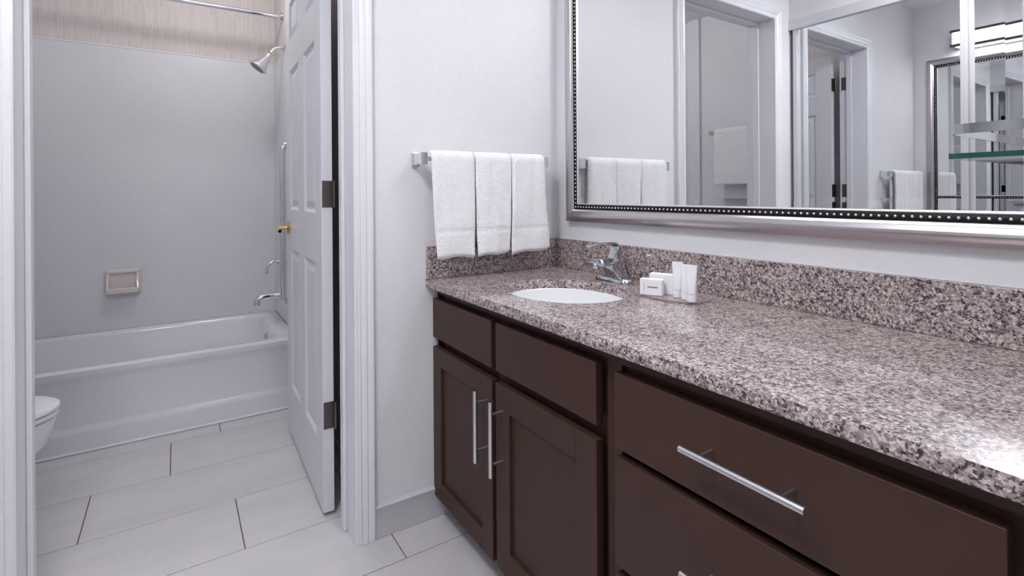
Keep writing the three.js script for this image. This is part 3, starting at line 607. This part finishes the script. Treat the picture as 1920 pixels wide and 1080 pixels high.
// glass shelf with a chrome gallery rail on the alcove's end wall
{
  const s = thing('glass_shelf', 'glass shelf with a flat chrome guard rail in front of the mirror', 'shelf', [XE, 1.122, 0.22]);
  mesh('glass_plate', merge(new THREE.PlaneGeometry(0.129, 0.4).rotateX(-Math.PI / 2).translate(-0.0685, 0.0033, 0), new THREE.PlaneGeometry(0.129, 0.4).rotateX(Math.PI / 2).translate(-0.0685, -0.0033, 0)), M.glass, s);
  mesh('polished_edge', merge(bb(-0.134, -0.133, -0.0034, 0.0034, -0.2, 0.2), bb(-0.134, -0.004, -0.0034, 0.0034, 0.2, 0.201), bb(-0.134, -0.004, -0.0034, 0.0034, -0.201, -0.2)), M.glassEdge, s);
  const rail = [[-0.004, 0.2], [-0.118, 0.2], [-0.130, 0.194], [-0.1345, 0.182], [-0.1345, -0.182], [-0.130, -0.194], [-0.118, -0.2], [-0.004, -0.2]];
  const gs = []; for (let i = 0; i < rail.length - 1; i++) { const [ax, az] = rail[i], [bx, bz] = rail[i + 1]; gs.push(sweep([[-0.001, 0.028], [0.001, 0.028], [0.001, 0.0405], [-0.001, 0.0405]], (a, b, t) => { const dx = bx - ax, dz = bz - az, n = Math.hypot(dx, dz); return [ax + dx * t - dz / n * a, b, az + dz * t + dx / n * a]; })); }
  mesh('guard_rail', merge(...gs), M.chrome, s);
  for (const z of [-0.15, 0.15]) mesh('bracket', merge(bb(-0.012, 0, -0.02, 0.044, z - 0.012, z + 0.012, 0.003), bb(-0.05, -0.008, -0.0095, -0.0036, z - 0.007, z + 0.007, 0.002)), M.chrome, s);
}

// ---------------------------------------------------------------- mirrored sliding closet doors opposite the vanity
{
  const t = thing('trim_3', 'pale metal track along the top of the mirrored closet doors', 'door track', [0, 0, 0], 0, null, 'structure');
  mesh('fascia', merge(bb(0.001, 1.559, 1.992, 2.049, ZC - 0.008, ZC + 0.002, 0.002), bb(0.001, 1.559, 2.036, 2.049, ZC + 0.002, ZC + 0.09)), M.alu, t);
  mesh('floor_track', bb(0.001, 1.559, 0.001, 0.012, ZC, ZC + 0.075, 0.002), M.alu, t);
  function slider(name, x0, x1, z, label) {
    const d = thing(name, label, 'closet door', [x0, 0.014, z], 0, null, 'structure'), W = x1 - x0, Hh = 2.012, sw = 0.024;
    mesh('mirror_pane', bb(sw - 0.004, W - sw + 0.004, 0.03, Hh - 0.03, 0.008, 0.014), M.mirror, d);
    for (const [a, b] of [[0, sw], [W - sw, W]]) mesh('stile', bb(a, b, 0, Hh, 0.001, 0.022, 0.003), M.alu, d);
    for (const [a, b] of [[0, 0.034], [Hh - 0.034, Hh]]) mesh('rail', bb(sw, W - sw, a, b, 0.002, 0.021, 0.002), M.alu, d);
  }
  slider('door_2', 0.018, 0.786, ZC + 0.001, 'mirrored sliding closet door next to the bathroom doorway');
  slider('door_3', 0.779, 1.555, ZC + 0.032, 'mirrored sliding closet door farther from the bathroom doorway');
}
// ceiling lamps
for (const [x, z, r, label] of [[...BATH_XZ, 0.16, 'round flush ceiling lamp in the bathroom'], [...ROOM_XZ, 0.19, 'round flush ceiling lamp in front of the vanity'], [...HALL_XZ, 0.19, 'round flush ceiling lamp in the hall beyond the alcove']]) {
  const l = thing('ceiling_lamp', label, 'ceiling lamp', [x, CEIL, z]);
  mesh('canopy', lathe([[0.0001, -0.002], [r, -0.002], [r, -0.022], [r * 0.96, -0.026], [0.0001, -0.026]], 40), M.nickel, l);
  mesh('shade', lathe([[r * 0.94, -0.027], [r * 0.92, -0.05], [r * 0.75, -0.075], [r * 0.4, -0.092], [0.0001, -0.096]], 40), M.diffuser, l);
}

renderer.render(scene, camera);
